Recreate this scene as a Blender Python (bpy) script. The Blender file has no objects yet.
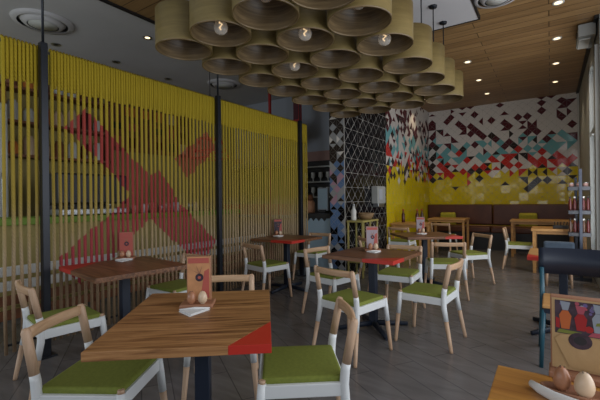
import bpy, bmesh, math, random
from mathutils import Vector, Matrix

S = bpy.context.scene
COL = S.collection
R = math.radians

# ------------------------------------------------------------------ camera, world, light, exposure
cam_data = bpy.data.cameras.new('camera')
cam_data.lens = 375.0 / 600.0 * 36.0
cam_data.sensor_width = 36.0
cam_data.shift_y = -0.0008
cam_data.clip_start = 0.05
cam = bpy.data.objects.new('camera', cam_data)
COL.objects.link(cam)
cam.matrix_world = (Matrix.Translation((0, 0, 1.3)) @ Matrix.Rotation(math.atan2(251, 375), 4, 'Z')
                    @ Matrix.Rotation(R(90), 4, 'X') @ Matrix.Rotation(-0.012, 4, 'Z'))
S.camera = cam

world = bpy.data.worlds.new('world')
S.world = world
world.use_nodes = True
bg = world.node_tree.nodes['Background']
bg.inputs[0].default_value = (0.80, 0.88, 1.0, 1)
bg.inputs[1].default_value = 1.0

S.view_settings.view_transform = 'Standard'
S.view_settings.look = 'None'
S.view_settings.gamma = 1.0
S.view_settings.exposure = -2.05


def area(name, loc, target, sx, sy, power, color):
    d = bpy.data.lights.new(name, 'AREA')
    d.shape = 'RECTANGLE'
    d.size, d.size_y = sx, sy
    d.energy = power
    d.color = color
    o = bpy.data.objects.new(name, d)
    COL.objects.link(o)
    o.location = loc
    o.rotation_euler = (Vector(target) - Vector(loc)).to_track_quat('-Z', 'Y').to_euler()
    return o


# daylight through the window fronts behind and beside the camera, and through the kitchen side, plus one added fill
area('daylight_rear_window', (-1.7, -2.25, 1.9), (-1.7, 3, 1.8), 3.4, 0.9, 110, (0.86, 0.92, 1.0))
area('daylight_side_window', (1.44, 3.1, 1.8), (-3.0, 3.1, 1.7), 6.0, 2.4, 520, (0.90, 0.94, 1.0))
area('fill_tiled_walls', (0.50, 6.98, 1.85), (-2, 8.2, 1.9), 0.76, 2.6, 110, (0.92, 0.95, 1.0))  # added fill lamp inside the room, brightens the tiled walls at the back
area('daylight_kitchen_window', (-5.3, -2.25, 1.7), (-5.0, 3, 1.0), 2.6, 2.4, 230, (0.84, 0.92, 1.0))


# ------------------------------------------------------------------ materials
def new_mat(name):
    m = bpy.data.materials.new(name)
    m.use_nodes = True
    nt = m.node_tree
    return m, nt, nt.nodes['Principled BSDF']


def plain(name, col, rough=0.5, metal=0.0, noise=0.0, scale=12.0, spec=0.5):
    m, nt, b = new_mat(name)
    b.inputs['Roughness'].default_value = rough
    b.inputs['Metallic'].default_value = metal
    b.inputs['Specular IOR Level'].default_value = spec
    if noise > 0:
        tc = nt.nodes.new('ShaderNodeTexCoord')
        n = nt.nodes.new('ShaderNodeTexNoise')
        n.inputs['Scale'].default_value = scale
        n.inputs['Detail'].default_value = 4
        r = nt.nodes.new('ShaderNodeValToRGB')
        r.color_ramp.elements[0].position = 0.3
        r.color_ramp.elements[1].position = 0.7
        r.color_ramp.elements[0].color = (*[c * (1 - noise) for c in col], 1)
        r.color_ramp.elements[1].color = (*[min(1, c * (1 + noise)) for c in col], 1)
        nt.links.new(tc.outputs['Object'], n.inputs['Vector'])
        nt.links.new(n.outputs['Fac'], r.inputs['Fac'])
        nt.links.new(r.outputs['Color'], b.inputs['Base Color'])
    else:
        b.inputs['Base Color'].default_value = (*col, 1)
    return m


def wood(name, c1, c2, stretch=(1.2, 14, 14), rough=0.45, scale=2.2, bump=0.15, c3=None):
    m, nt, b = new_mat(name)
    b.inputs['Roughness'].default_value = rough
    tc = nt.nodes.new('ShaderNodeTexCoord')
    mp = nt.nodes.new('ShaderNodeMapping')
    mp.inputs['Scale'].default_value = stretch
    n = nt.nodes.new('ShaderNodeTexNoise')
    n.inputs['Scale'].default_value = scale
    n.inputs['Detail'].default_value = 8
    n.inputs['Roughness'].default_value = 0.65
    n.inputs['Distortion'].default_value = 0.6
    r = nt.nodes.new('ShaderNodeValToRGB')
    e = r.color_ramp.elements
    e[0].position, e[1].position = 0.34, 0.66
    e[0].color, e[1].color = (*c1, 1), (*c2, 1)
    if c3:
        x = e.new(0.5)
        x.color = (*c3, 1)
    bp = nt.nodes.new('ShaderNodeBump')
    bp.inputs['Strength'].default_value = bump
    bp.inputs['Distance'].default_value = 0.004
    nt.links.new(tc.outputs['Object'], mp.inputs['Vector'])
    nt.links.new(mp.outputs['Vector'], n.inputs['Vector'])
    nt.links.new(n.outputs['Fac'], r.inputs['Fac'])
    nt.links.new(r.outputs['Color'], b.inputs['Base Color'])
    nt.links.new(n.outputs['Fac'], bp.inputs['Height'])
    nt.links.new(bp.outputs['Normal'], b.inputs['Normal'])
    return m


def planks(name, c1, c2, gap, bw, rh, rot=0.0, rough=0.4, mortar=0.006, grain=(0.6, 9, 9), tint=0.5, swap=False):
    m, nt, b = new_mat(name)
    b.inputs['Roughness'].default_value = rough
    tc = nt.nodes.new('ShaderNodeTexCoord')
    mp = nt.nodes.new('ShaderNodeMapping')
    mp.inputs['Rotation'].default_value = (0, 0, rot)
    br = nt.nodes.new('ShaderNodeTexBrick')
    br.inputs['Scale'].default_value = 1.0
    br.inputs['Brick Width'].default_value = bw
    br.inputs['Row Height'].default_value = rh
    br.inputs['Mortar Size'].default_value = mortar
    br.inputs['Mortar Smooth'].default_value = 0.1
    br.offset = 0.37
    br.inputs['Color1'].default_value = (*c1, 1)
    br.inputs['Color2'].default_value = (*c2, 1)
    br.inputs['Mortar'].default_value = (*gap, 1)
    mp2 = nt.nodes.new('ShaderNodeMapping')
    mp2.inputs['Rotation'].default_value = (0, 0, rot)
    mp2.inputs['Scale'].default_value = grain
    n = nt.nodes.new('ShaderNodeTexNoise')
    n.inputs['Scale'].default_value = 2.0
    n.inputs['Detail'].default_value = 7
    n.inputs['Distortion'].default_value = 0.5
    mx = nt.nodes.new('ShaderNodeMixRGB')
    mx.blend_type = 'MULTIPLY'
    mx.inputs['Fac'].default_value = tint
    r = nt.nodes.new('ShaderNodeValToRGB')
    r.color_ramp.elements[0].position, r.color_ramp.elements[1].position = 0.3, 0.7
    r.color_ramp.elements[0].color = (0.35, 0.33, 0.32, 1)
    r.color_ramp.elements[1].color = (1, 1, 1, 1)
    L = nt.links.new
    L(tc.outputs['Object'], mp.inputs['Vector'])
    L(mp.outputs['Vector'], br.inputs['Vector'])
    L(tc.outputs['Object'], mp2.inputs['Vector'])
    L(mp2.outputs['Vector'], n.inputs['Vector'])
    L(n.outputs['Fac'], r.inputs['Fac'])
    L(br.outputs['Color'], mx.inputs['Color1'])
    L(r.outputs['Color'], mx.inputs['Color2'])
    L(mx.outputs['Color'], b.inputs['Base Color'])
    bp = nt.nodes.new('ShaderNodeBump')
    bp.inputs['Strength'].default_value = 0.2
    bp.inputs['Distance'].default_value = 0.003
    L(n.outputs['Fac'], bp.inputs['Height'])
    L(bp.outputs['Normal'], b.inputs['Normal'])
    return m


def emit(name, col, strength):
    m, nt, b = new_mat(name)
    b.inputs['Base Color'].default_value = (*col, 1)
    b.inputs['Emission Color'].default_value = (*col, 1)
    b.inputs['Emission Strength'].default_value = strength
    return m


def rope_mat():
    """Hanging cord: dyed yellow above, undyed below, with a red cross dyed over the middle bay."""
    m, nt, b = new_mat('dyed_rope')
    b.inputs['Roughness'].default_value = 0.85
    N, L = nt.nodes, nt.links.new
    g = N.new('ShaderNodeNewGeometry')
    sep = N.new('ShaderNodeSeparateXYZ')
    L(g.outputs['Position'], sep.inputs[0])

    def math_(op, a, bb=None, clamp=False):
        x = N.new('ShaderNodeMath')
        x.operation = op
        x.use_clamp = clamp
        for i, v in enumerate((a, bb)):
            if v is None:
                continue
            if isinstance(v, (int, float)):
                x.inputs[i].default_value = v
            else:
                L(v, x.inputs[i])
        return x.outputs[0]
    y, z = sep.outputs['Y'], sep.outputs['Z']
    nz = N.new('ShaderNodeTexNoise')
    nz.inputs['Scale'].default_value = 9
    L(g.outputs['Position'], nz.inputs['Vector'])
    jit = math_('MULTIPLY', math_('SUBTRACT', nz.outputs['Fac'], 0.5), 0.25)
    # yellow / natural boundary
    ramp = N.new('ShaderNodeValToRGB')
    e = ramp.color_ramp.elements
    e[0].position, e[0].color = 0.20, (0.32, 0.21, 0.12, 1)
    e[1].position, e[1].color = 0.52, (0.37, 0.26, 0.04, 1)
    x = e.new(0.33)
    x.color = (0.38, 0.28, 0.16, 1)
    x = e.new(0.9)
    x.color = (0.40, 0.29, 0.010, 1)
    L(math_('DIVIDE', math_('ADD', z, jit), 2.65), ramp.inputs['Fac'])

    def band(y0, z0, y1, z1, hw, lo, hi):
        ly, lz = y1 - y0, z1 - z0
        n = math.hypot(ly, lz)
        # distance from line
        d = math_('ABSOLUTE', math_('ADD', math_('MULTIPLY', y, -lz / n), math_('ADD', math_('MULTIPLY', z, ly / n), (y0 * lz - z0 * ly) / n)))
        ins = math_('LESS_THAN', math_('ADD', d, math_('MULTIPLY', jit, 0.4)), hw)
        t = math_('ADD', math_('MULTIPLY', y, ly / n), math_('ADD', math_('MULTIPLY', z, lz / n), -(y0 * ly + z0 * lz) / n))
        return math_('MULTIPLY', ins, math_('MULTIPLY', math_('GREATER_THAN', t, lo), math_('LESS_THAN', t, hi)))
    a = band(1.72, 2.06, 3.30, 0.62, 0.135, -0.02, 1.05)
    a2 = band(1.72, 2.06, 3.30, 0.62, 0.19, 1.05, 2.12)
    c = band(1.72, 0.72, 3.32, 2.05, 0.17, -0.1, 1.25)
    c2 = band(1.72, 0.72, 3.32, 2.05, 0.13, 1.5, 2.12)
    red = math_('MULTIPLY', math_('ADD', math_('ADD', math_('ADD', a, a2, True), c, True), math_('MULTIPLY', c2, 0.8), True), 0.86)
    mx = N.new('ShaderNodeMixRGB')
    L(red, mx.inputs['Fac'])
    L(ramp.outputs['Color'], mx.inputs['Color1'])
    mx.inputs['Color2'].default_value = (0.33, 0.006, 0.034, 1)
    # twisted strands
    w = N.new('ShaderNodeTexWave')
    w.inputs['Scale'].default_value = 18
    w.bands_direction = 'DIAGONAL'
    L(g.outputs['Position'], w.inputs['Vector'])
    bp = N.new('ShaderNodeBump')
    bp.inputs['Strength'].default_value = 0.4
    bp.inputs['Distance'].default_value = 0.004
    L(w.outputs['Fac'], bp.inputs['Height'])
    L(bp.outputs['Normal'], b.inputs['Normal'])
    L(mx.outputs['Color'], b.inputs['Base Color'])
    return m


M = {}
M['table_wood'] = wood('table_oak', (0.11, 0.040, 0.014), (0.50, 0.26, 0.105), (1.0, 18, 18), 0.45, 2.4, c3=(0.34, 0.16, 0.058))
M['table_dark'] = wood('table_brown_oak', (0.06, 0.022, 0.010), (0.28, 0.125, 0.055), (1.0, 16, 16), 0.40, 2.4, c3=(0.17, 0.072, 0.03))
M['amber_wood'] = wood('table_amber_oak', (0.30, 0.12, 0.025), (0.58, 0.28, 0.06), (0.9, 12, 12), 0.4, 2.0)
M['pale_wood'] = wood('ash', (0.45, 0.28, 0.17), (0.62, 0.43, 0.29), (9, 9, 0.9), 0.5, 3.0, 0.06)
M['rail_wood'] = wood('ash_rail', (0.44, 0.26, 0.14), (0.62, 0.41, 0.25), (1.2, 14, 14), 0.5, 3.0, 0.06)
M['orange_wood'] = wood('honey_wood', (0.42, 0.20, 0.06), (0.62, 0.34, 0.12), (1.2, 12, 12), 0.45, 2.2)
M['white_paint'] = plain('white_dip_paint', (0.74, 0.76, 0.76), 0.42)
M['green'] = plain('green_upholstery', (0.185, 0.215, 0.030), 0.8, noise=0.12, scale=60)
M['red_paint'] = plain('red_paint', (0.50, 0.030, 0.018), 0.4)
M['black_metal'] = plain('black_metal', (0.012, 0.015, 0.022), 0.38, 0.3)
M['navy'] = plain('navy_paint', (0.007, 0.013, 0.028), 0.5)
M['teal_metal'] = plain('teal_paint', (0.02, 0.085, 0.12), 0.3)
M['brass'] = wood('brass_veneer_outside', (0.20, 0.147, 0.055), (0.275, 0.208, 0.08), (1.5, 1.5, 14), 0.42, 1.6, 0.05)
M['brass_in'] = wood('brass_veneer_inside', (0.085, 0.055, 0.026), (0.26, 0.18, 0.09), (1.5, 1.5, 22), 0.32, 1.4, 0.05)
M['bulb'] = None
M['ceil_wood'] = planks('ceiling_boards', (0.42, 0.25, 0.105), (0.30, 0.17, 0.07), (0.08, 0.045, 0.02), 2.4, 0.19, 0, 0.42)
M['grey_plaster'] = plain('grey_plaster', (0.57, 0.555, 0.56), 0.9, noise=0.04, scale=1.5)
M['trim_black'] = plain('black_trim', (0.012, 0.011, 0.012), 0.5)
M['floor'] = planks('grey_brown_floor_tile', (0.185, 0.172, 0.168), (0.145, 0.134, 0.132), (0.085, 0.08, 0.082), 1.2, 0.2, R(33), 0.27, 0.004, (1.2, 6, 6), 0.45)
M['grout'] = plain('grout', (0.40, 0.38, 0.34), 0.8)
M['tile_white'] = plain('tile_white', (0.76, 0.72, 0.67), 0.10, spec=0.15)
M['tile_maroon'] = plain('tile_maroon', (0.115, 0.030, 0.036), 0.10, spec=0.15)
M['tile_teal'] = plain('tile_teal', (0.19, 0.47, 0.49), 0.10, spec=0.15)
M['tile_red'] = plain('tile_red', (0.60, 0.045, 0.035), 0.10, spec=0.15)
M['tile_black'] = plain('tile_charcoal', (0.045, 0.035, 0.030), 0.10, spec=0.15)
M['tile_yellow'] = plain('tile_yellow', (0.72, 0.56, 0.008), 0.08, spec=0.35)
M['tile_ink'] = plain('tile_gloss_black', (0.008, 0.008, 0.010), 0.12, spec=0.15)
M['tile_blue'] = plain('tile_blue', (0.13, 0.22, 0.40), 0.2)
M['tile_pink'] = plain('tile_pink', (0.50, 0.30, 0.38), 0.2)
M['tile_grey'] = plain('tile_grey', (0.36, 0.37, 0.38), 0.2)
M['leather'] = plain('brown_leather', (0.105, 0.034, 0.016), 0.42, noise=0.2, scale=5)
M['blue_cloth'] = plain('blue_grey_cloth', (0.07, 0.10, 0.14), 0.8, noise=0.15, scale=20)
M['yellow_cloth'] = plain('yellow_cushion', (0.50, 0.44, 0.04), 0.85, noise=0.1, scale=30)
M['wall_grey'] = plain('pale_grey_wall', (0.36, 0.37, 0.35), 0.8, noise=0.05, scale=3)
M['blue_grey'] = plain('blue_grey_panel', (0.42, 0.45, 0.50), 0.7)
M['pale_blue'] = plain('pale_blue_counter', (0.44, 0.58, 0.68), 0.5)
M['pink_panel'] = plain('pink_panel', (0.40, 0.24, 0.21), 0.7)
M['lime'] = plain('lime_wall', (0.42, 0.44, 0.035), 0.6, noise=0.08, scale=2)
M['olive'] = plain('olive_wall', (0.42, 0.34, 0.12), 0.7, noise=0.12, scale=2)
M['leaf_green'] = plain('leaf_green', (0.20, 0.34, 0.03), 0.5)
M['off_white'] = plain('off_white', (0.62, 0.62, 0.58), 0.5)
M['dark'] = plain('dark_equipment', (0.018, 0.017, 0.018), 0.35)
M['orange'] = plain('orange_card', (0.62, 0.20, 0.04), 0.6)
M['brown'] = plain('brown_crate', (0.20, 0.075, 0.03), 0.6, noise=0.25, scale=7)
M['steel'] = plain('brushed_steel', (0.45, 0.47, 0.48), 0.3, 0.9)
M['napkin'] = plain('white_napkin', (0.70, 0.70, 0.69), 0.8)
M['cream'] = plain('cream_glaze', (0.62, 0.46, 0.31), 0.35)
M['tan_glaze'] = plain('brown_glaze', (0.42, 0.19, 0.10), 0.35, noise=0.25, scale=25)
M['olive_frame'] = plain('olive_frame', (0.40, 0.34, 0.11), 0.4)
M['sauce'] = plain('red_sauce_glass', (0.075, 0.009, 0.008), 0.25)
M['sauce_brown'] = plain('brown_sauce_glass', (0.06, 0.025, 0.012), 0.25)
M['slate_shelf'] = plain('slate_shelf', (0.020, 0.022, 0.028), 0.45)
M['wicker'] = wood('wicker', (0.16, 0.09, 0.04), (0.42, 0.28, 0.14), (2, 2, 30), 0.7, 3, 0.5)
M['skin_paper'] = plain('card_peach', (0.56, 0.27, 0.12), 0.55, noise=0.18, scale=14)
M['card_edge'] = plain('card_wood', (0.34, 0.16, 0.09), 0.5)
M['card_pink'] = plain('card_pink_red', (0.45, 0.10, 0.075), 0.5)
M['card_white'] = plain('card_white', (0.36, 0.31, 0.34), 0.5)
M['board'] = wood('printed_board', (0.38, 0.245, 0.11), (0.48, 0.33, 0.17), (3, 30, 2), 0.4, 3, 0.0)
M['board_line'] = plain('printed_board_edge', (0.36, 0.23, 0.10), 0.5)
M['print_dark'] = plain('printed_dark', (0.045, 0.030, 0.045), 0.4, noise=0.5, scale=40)
M['print_red'] = plain('printed_red', (0.32, 0.018, 0.022), 0.4)
M['print_orange'] = plain('printed_orange', (0.46, 0.12, 0.035), 0.4)
M['print_green'] = plain('printed_green', (0.17, 0.20, 0.04), 0.4)
M['print_pale'] = plain('printed_pale', (0.26, 0.30, 0.36), 0.4)
M['print_violet'] = plain('printed_violet', (0.13, 0.10, 0.26), 0.4)
M['print_pink'] = plain('printed_pink', (0.36, 0.075, 0.11), 0.4)
M['lamp_glow'] = emit('lit_downlight', (1.0, 0.78, 0.48), 9.0)
M['filament'] = emit('lit_filament', (1.0, 0.70, 0.38), 5.0)
M['rope'] = rope_mat()
M['red_steel'] = plain('red_steel', (0.42, 0.03, 0.025), 0.45)
M['peach'] = plain('peach_jar', (0.62, 0.30, 0.16), 0.5)
m, nt, b = new_mat('clear_bulb_glass')
b.inputs['Base Color'].default_value = (0.95, 0.9, 0.82, 1)
b.inputs['Roughness'].default_value = 0.05
b.inputs['Alpha'].default_value = 0.32
M['bulb'] = m
m, nt, b = new_mat('window_glass')
b.inputs['Base Color'].default_value = (0.7, 0.75, 0.74, 1)
b.inputs['Roughness'].default_value = 0.04
b.inputs['Alpha'].default_value = 0.3
M['glass'] = m


# ------------------------------------------------------------------ mesh helper
class MB:
    def __init__(self):
        self.bm = bmesh.new()
        self.mi = 0

    def mat(self, i):
        self.mi = i
        return self

    def _faces(self, vs, faces, smooth=False):
        out = []
        for f in faces:
            try:
                fc = self.bm.faces.new([vs[i] for i in f])
            except ValueError:
                continue
            fc.material_index = self.mi
            fc.smooth = smooth
            out.append(fc)
        return out

    def box(self, c, s, rz=0.0, bevel=0.0, mtx=None, seg=2):
        hx, hy, hz = s[0] / 2, s[1] / 2, s[2] / 2
        mt = Matrix.Translation(c) @ Matrix.Rotation(rz, 4, 'Z')
        if mtx is not None:
            mt = Matrix.Translation(c) @ mtx
        vs = [self.bm.verts.new(mt @ Vector((x * hx, y * hy, z * hz))) for x in (-1, 1) for y in (-1, 1) for z in (-1, 1)]
        fs = self._faces(vs, [(0, 1, 3, 2), (4, 6, 7, 5), (0, 4, 5, 1), (2, 3, 7, 6), (0, 2, 6, 4), (1, 5, 7, 3)])
        if bevel > 0:
            es = list({e for f in fs for e in f.edges})
            r = bmesh.ops.bevel(self.bm, geom=es, offset=bevel, segments=seg, affect='EDGES', profile=0.6)
            for f in r['faces']:
                f.material_index = self.mi
                f.smooth = True
        return self

    def prism(self, pts, z0, z1, bevel=0.0, mtx=None):
        mt = mtx or Matrix.Identity(4)
        n = len(pts)
        vs = [self.bm.verts.new(mt @ Vector((p[0], p[1], z0))) for p in pts] + [self.bm.verts.new(mt @ Vector((p[0], p[1], z1))) for p in pts]
        fs = self._faces(vs, [tuple(range(n))[::-1], tuple(range(n, 2 * n))] + [(i, (i + 1) % n, n + (i + 1) % n, n + i) for i in range(n)])
        if bevel > 0:
            es = list({e for f in fs for e in f.edges})
            r = bmesh.ops.bevel(self.bm, geom=es, offset=bevel, segments=2, affect='EDGES', profile=0.6)
            for f in r['faces']:
                f.material_index = self.mi
        return self

    def tube(self, pts, rads, n=12, square=False, caps=True, ang0=0.0, smooth=True):
        """Swept tube through pts; rads: radius or (rx, ry) per point."""
        rings = []
        pts = [Vector(p) for p in pts]
        up = None
        for i, p in enumerate(pts):
            t = (pts[min(i + 1, len(pts) - 1)] - pts[max(i - 1, 0)]).normalized()
            if up is None:
                up = Vector((0, 1, 0)) if abs(t.y) < 0.8 else Vector((1, 0, 0))
            s = t.cross(up).normalized()
            u = s.cross(t).normalized()
            r = rads[i]
            rx, ry = (r, r) if isinstance(r, (int, float)) else r
            ring = []
            for k in range(n):
                a = ang0 + 2 * math.pi * k / n
                ca, sa = math.cos(a), math.sin(a)
                if square:
                    q = max(abs(ca), abs(sa)) ** 0.65
                    ca, sa = ca / q, sa / q
                ring.append(self.bm.verts.new(p + s * ca * rx + u * sa * ry))
            rings.append(ring)
        for a, b2 in zip(rings, rings[1:]):
            for k in range(n):
                f = self.bm.faces.new([a[k], a[(k + 1) % n], b2[(k + 1) % n], b2[k]])
                f.material_index = self.mi
                f.smooth = smooth
        if caps:
            for ring in (rings[0][::-1], rings[-1]):
                f = self.bm.faces.new(ring)
                f.material_index = self.mi
        return self

    def lathe(self, prof, n=24, c=(0, 0, 0), mtx=None, sx=1.0, sy=1.0):
        mt = Matrix.Translation(c) @ (mtx or Matrix.Identity(4))
        rings = []
        for r, z in prof:
            if r < 1e-6:
                rings.append([self.bm.verts.new(mt @ Vector((0, 0, z)))])
            else:
                rings.append([self.bm.verts.new(mt @ Vector((sx * r * math.cos(2 * math.pi * k / n), sy * r * math.sin(2 * math.pi * k / n), z))) for k in range(n)])
        for a, b2 in zip(rings, rings[1:]):
            for k in range(n):
                k2 = (k + 1) % n
                if len(a) == 1 and len(b2) == 1:
                    continue
                if len(a) == 1:
                    v = [a[0], b2[k2], b2[k]]
                elif len(b2) == 1:
                    v = [a[k], a[k2], b2[0]]
                else:
                    v = [a[k], a[k2], b2[k2], b2[k]]
                f = self.bm.faces.new(v)
                f.material_index = self.mi
                f.smooth = True
        return self

    def build(self, name, mats, parent=None, loc=None, rz=None):
        me = bpy.data.meshes.new(name)
        bmesh.ops.recalc_face_normals(self.bm, faces=self.bm.faces[:])
        self.bm.to_mesh(me)
        self.bm.free()
        for mm in (mats if isinstance(mats, (list, tuple)) else [mats]):
            me.materials.append(mm)
        o = bpy.data.objects.new(name, me)
        COL.objects.link(o)
        if parent:
            o.parent = parent
        if loc:
            o.location = loc
        if rz is not None:
            o.rotation_euler = (0, 0, rz)
        return o


def tag(o, label, cat, group=None, kind=None):
    o['label'], o['category'] = label, cat
    if group:
        o['group'] = group
    if kind:
        o['kind'] = kind
    return o


def thing(name, label, cat, loc=(0, 0, 0), rz=0.0, group=None):
    o = bpy.data.objects.new(name, None)
    o.empty_display_size = 0.1
    COL.objects.link(o)
    o.location = loc
    o.rotation_euler = (0, 0, rz)
    return tag(o, label, cat, group)


def struct(o):
    o['kind'] = 'structure'
    return o


KIDS = {}


def kids(o):
    return [c for c in bpy.data.objects if c.parent == o]


def dup(root, label, loc, rz=0.0, group=None):
    def cp(o, par):
        c = o.copy()
        COL.objects.link(c)
        if par:
            c.parent = par
        for k in kids(o):
            cp(k, c)
        return c
    r = cp(root, None)
    r.location = loc
    r.rotation_euler = (0, 0, rz)
    r['label'] = label
    if group:
        r['group'] = group
    return r


H = 3.73          # ceiling height

# ------------------------------------------------------------------ the room
struct(MB().box((-2.75, 4.2, -0.05), (8.7, 13.8, 0.1)).build('floor', M['floor']))
struct(MB().box((-1.44, 4.2, H + 0.05), (6.0, 13.8, 0.1)).build('ceiling', M['ceil_wood']))
struct(MB().box((-5.72, 4.2, H + 0.05), (2.56, 13.8, 0.1)).build('ceiling_kitchen', M['grey_plaster']))
struct(MB().box((-4.44, 4.2, H - 0.012), (0.045, 13.5, 0.025)).build('trim_1', M['trim_black']))
# lower plaster panel the pendants hang from
pb = MB()
pb.box((-2.215, 1.84, H - 0.02), (2.87, 7.36, 0.04))
struct(pb.build('ceiling_panel', M['grey_plaster']))
pb = MB()
pb.box((-0.772, 1.84, H - 0.022), (0.02, 7.4, 0.05))
pb.box((-2.215, 5.53, H - 0.022), (2.90, 0.02, 0.05))
pb.box((-3.658, 1.84, H - 0.022), (0.02, 7.4, 0.05))
struct(pb.build('trim_2', M['trim_black']))


def tiled(name, axis, base, a0, a1, z1, chooser, seed, t=0.20, gap=0.0016, depth=0.012, thick=0.28):
    """A wall of square tiles cut by diagonals into glazed triangles over a grout bed."""
    rnd = random.Random(seed)
    names = ['grout', 'tile_white', 'tile_maroon', 'tile_teal', 'tile_red', 'tile_black', 'tile_yellow', 'tile_ink', 'tile_blue', 'tile_pink', 'tile_grey']
    idx = {n: i for i, n in enumerate(names)}
    mb = MB()
    mid = (a0 + a1) / 2
    if axis == 'y':        # wall facing -Y, running along X at y = base
        mb.box((mid, base + thick / 2, z1 / 2), (a1 - a0, thick, z1))
    else:                  # wall facing +X, running along Y at x = base
        mb.box((base - thick / 2, mid, z1 / 2), (thick, a1 - a0, z1))
    nz = int(math.ceil(z1 / t))
    na = int(math.ceil((a1 - a0) / t - 0.02))
    edge_col = {}
    for i in range(na):
        for j in range(nz):
            x0, x1 = a0 + i * t, min(a0 + (i + 1) * t, a1)
            y0, y1 = j * t, min((j + 1) * t, z1)
            cx, cz = (x0 + x1) / 2, (y0 + y1) / 2
            P = [(x0, y0), (x1, y0), (x1, y1), (x0, y1), (cx, cz)]
            tris = [(0, 1, 4), (1, 2, 4), (2, 3, 4), (3, 0, 4)]
            cols = []
            for (ex, ez) in ((2 * i + 1, 2 * j), (2 * i + 2, 2 * j + 1), (2 * i + 1, 2 * j + 2), (2 * i, 2 * j + 1)):
                if (ex, ez) not in edge_col:
                    edge_col[(ex, ez)] = chooser(ez * t / 2, rnd)
                cols.append(edge_col[(ex, ez)] if rnd.random() < 0.72 else chooser(ez * t / 2, rnd))
            tilt = (rnd.uniform(-1, 1) * 0.028, rnd.uniform(-1, 1) * 0.028)
            for tr, col in zip(tris, cols):
                pts = [Vector(P[k]) for k in tr]
                cen = sum(pts, Vector((0, 0))) / 3
                mb.mat(idx[col])
                vs = []
                for p in pts:
                    q = p + (cen - p).normalized() * gap * 1.8
                    off = depth * 0.4 + tilt[0] * (q.x - cx) + tilt[1] * (q.y - cz)
                    vs.append(mb.bm.verts.new((q.x, base - off, q.y) if axis == 'y' else (base + off, q.x, q.y)))
                mb._faces(vs, [(0, 1, 2)])
            mb.mat(0)
    o = mb.build(name, [M[n] for n in names])
    return struct(o)


def pick(r, table):
    x = r.random() * sum(w for _, w in table)
    for n, w in table:
        x -= w
        if x <= 0:
            return n
    return table[-1][0]


def mosaic(z, r):
    z = z + r.uniform(-0.15, 0.15)
    if z > 3.35:
        return pick(r, [('tile_white', 88), ('tile_maroon', 12)])
    if z > 2.80:
        return pick(r, [('tile_white', 58), ('tile_maroon', 36), ('tile_black', 6)])
    if z > 2.36:
        return pick(r, [('tile_white', 38), ('tile_teal', 44), ('tile_maroon', 8), ('tile_black', 10)])
    if z > 2.02:
        return pick(r, [('tile_white', 36), ('tile_red', 44), ('tile_black', 15), ('tile_teal', 5)])
    if z > 1.80:
        return pick(r, [('tile_yellow', 46), ('tile_black', 30), ('tile_white', 18), ('tile_red', 6)])
    if z > 1.62:
        return pick(r, [('tile_yellow', 88), ('tile_black', 12)])
    return 'tile_yellow'


def ink(z, r):
    return 'tile_ink'


def pier(z, r):
    if z > 1.9:
        return pick(r, [('tile_grey', 30), ('tile_black', 58), ('tile_white', 12)])
    if z > 1.2:
        return pick(r, [('tile_pink', 26), ('tile_grey', 28), ('tile_blue', 24), ('tile_black', 22)])
    return pick(r, [('tile_blue', 46), ('tile_ink', 40), ('tile_grey', 14)])


tiled('wall_back', 'y', 10.9, -2.87, 0.56, H, mosaic, 11)
tiled('wall_left', 'x', -2.87, 7.54, 10.9, H, mosaic, 5)
tiled('wall_left_pier', 'x', -2.87, 5.65, 7.535, H, ink, 3, t=0.25, gap=0.0055)
tiled('wall_left_pier_end', 'y', 5.635, -3.15, -2.872, H, pier, 8, t=0.14, thick=0.012)
# right side: short grey wall near the back, then the window front
struct(MB().box((0.66, 8.65, H / 2), (0.2, 4.5, H)).build('wall_right', M['wall_grey']))
struct(MB().box((0.545, 10.86, H / 2), (0.03, 0.05, H)).build('trim_3', M['off_white']))
struct(MB().box((0.535, 8.65, H - 0.02), (0.05, 4.5, 0.04)).build('trim_4', M['trim_black']))
wb = MB()
for (y0, y1) in ((6.45, 6.62), (7.35, 7.5)):
    wb.box((0.54, (y0 + y1) / 2, 1.85), (0.06, y1 - y0, 3.0))
wb.box((0.54, 6.98, 3.28), (0.06, 1.05, 0.14))
wb.box((0.54, 6.98, 0.42), (0.06, 1.05, 0.14))
wb.box((0.54, 6.98, 2.25), (0.05, 1.05, 0.06))
win = struct(wb.build('window_1', M['wall_grey']))
gp = MB().box((0.553, 6.98, 1.85), (0.012, 0.78, 2.8)).build('pane', M['glass'], win)
struct(MB().box((1.03, 6.5, H / 2), (0.94, 0.2, H)).build('wall_right_return', M['wall_grey']))
sb = MB()
sb.box((1.56, 2.2, 0.22), (0.12, 8.8, 0.44))
sb.box((1.56, 2.2, 3.42), (0.12, 8.8, 0.62))
for y in (-2.2, -0.6, 1.0, 2.6, 4.2, 6.3):
    sb.box((1.56, y, 1.8), (0.12, 0.12, 2.8))
struct(sb.build('wall_right_window_front', M['wall_grey']))
sb = MB()
sb.box((-2.75, -2.46, 0.18), (8.7, 0.12, 0.36))
sb.box((-2.75, -2.46, 3.42), (8.7, 0.12, 0.62))
for x in (-7.0, -5.6, -4.1, -2.7, -1.3, 0.1, 1.5):
    sb.box((x, -2.46, 1.8), (0.12, 0.12, 2.9))
struct(sb.build('wall_rear_window_front', M['wall_grey']))
struct(MB().box((-7.0, 4.2, H / 2), (0.2, 13.6, H)).build('wall_kitchen', M['olive']))
kb = MB()
kb.mat(0).box((-5.0, 7.5, 1.15), (3.8, 0.15, 2.3))
kb.mat(1).box((-5.0, 7.42, 3.05), (3.8, 0.32, 1.36))
kb.mat(2).box((-5.0, 7.41, 2.27), (3.8, 0.36, 0.22))
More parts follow.
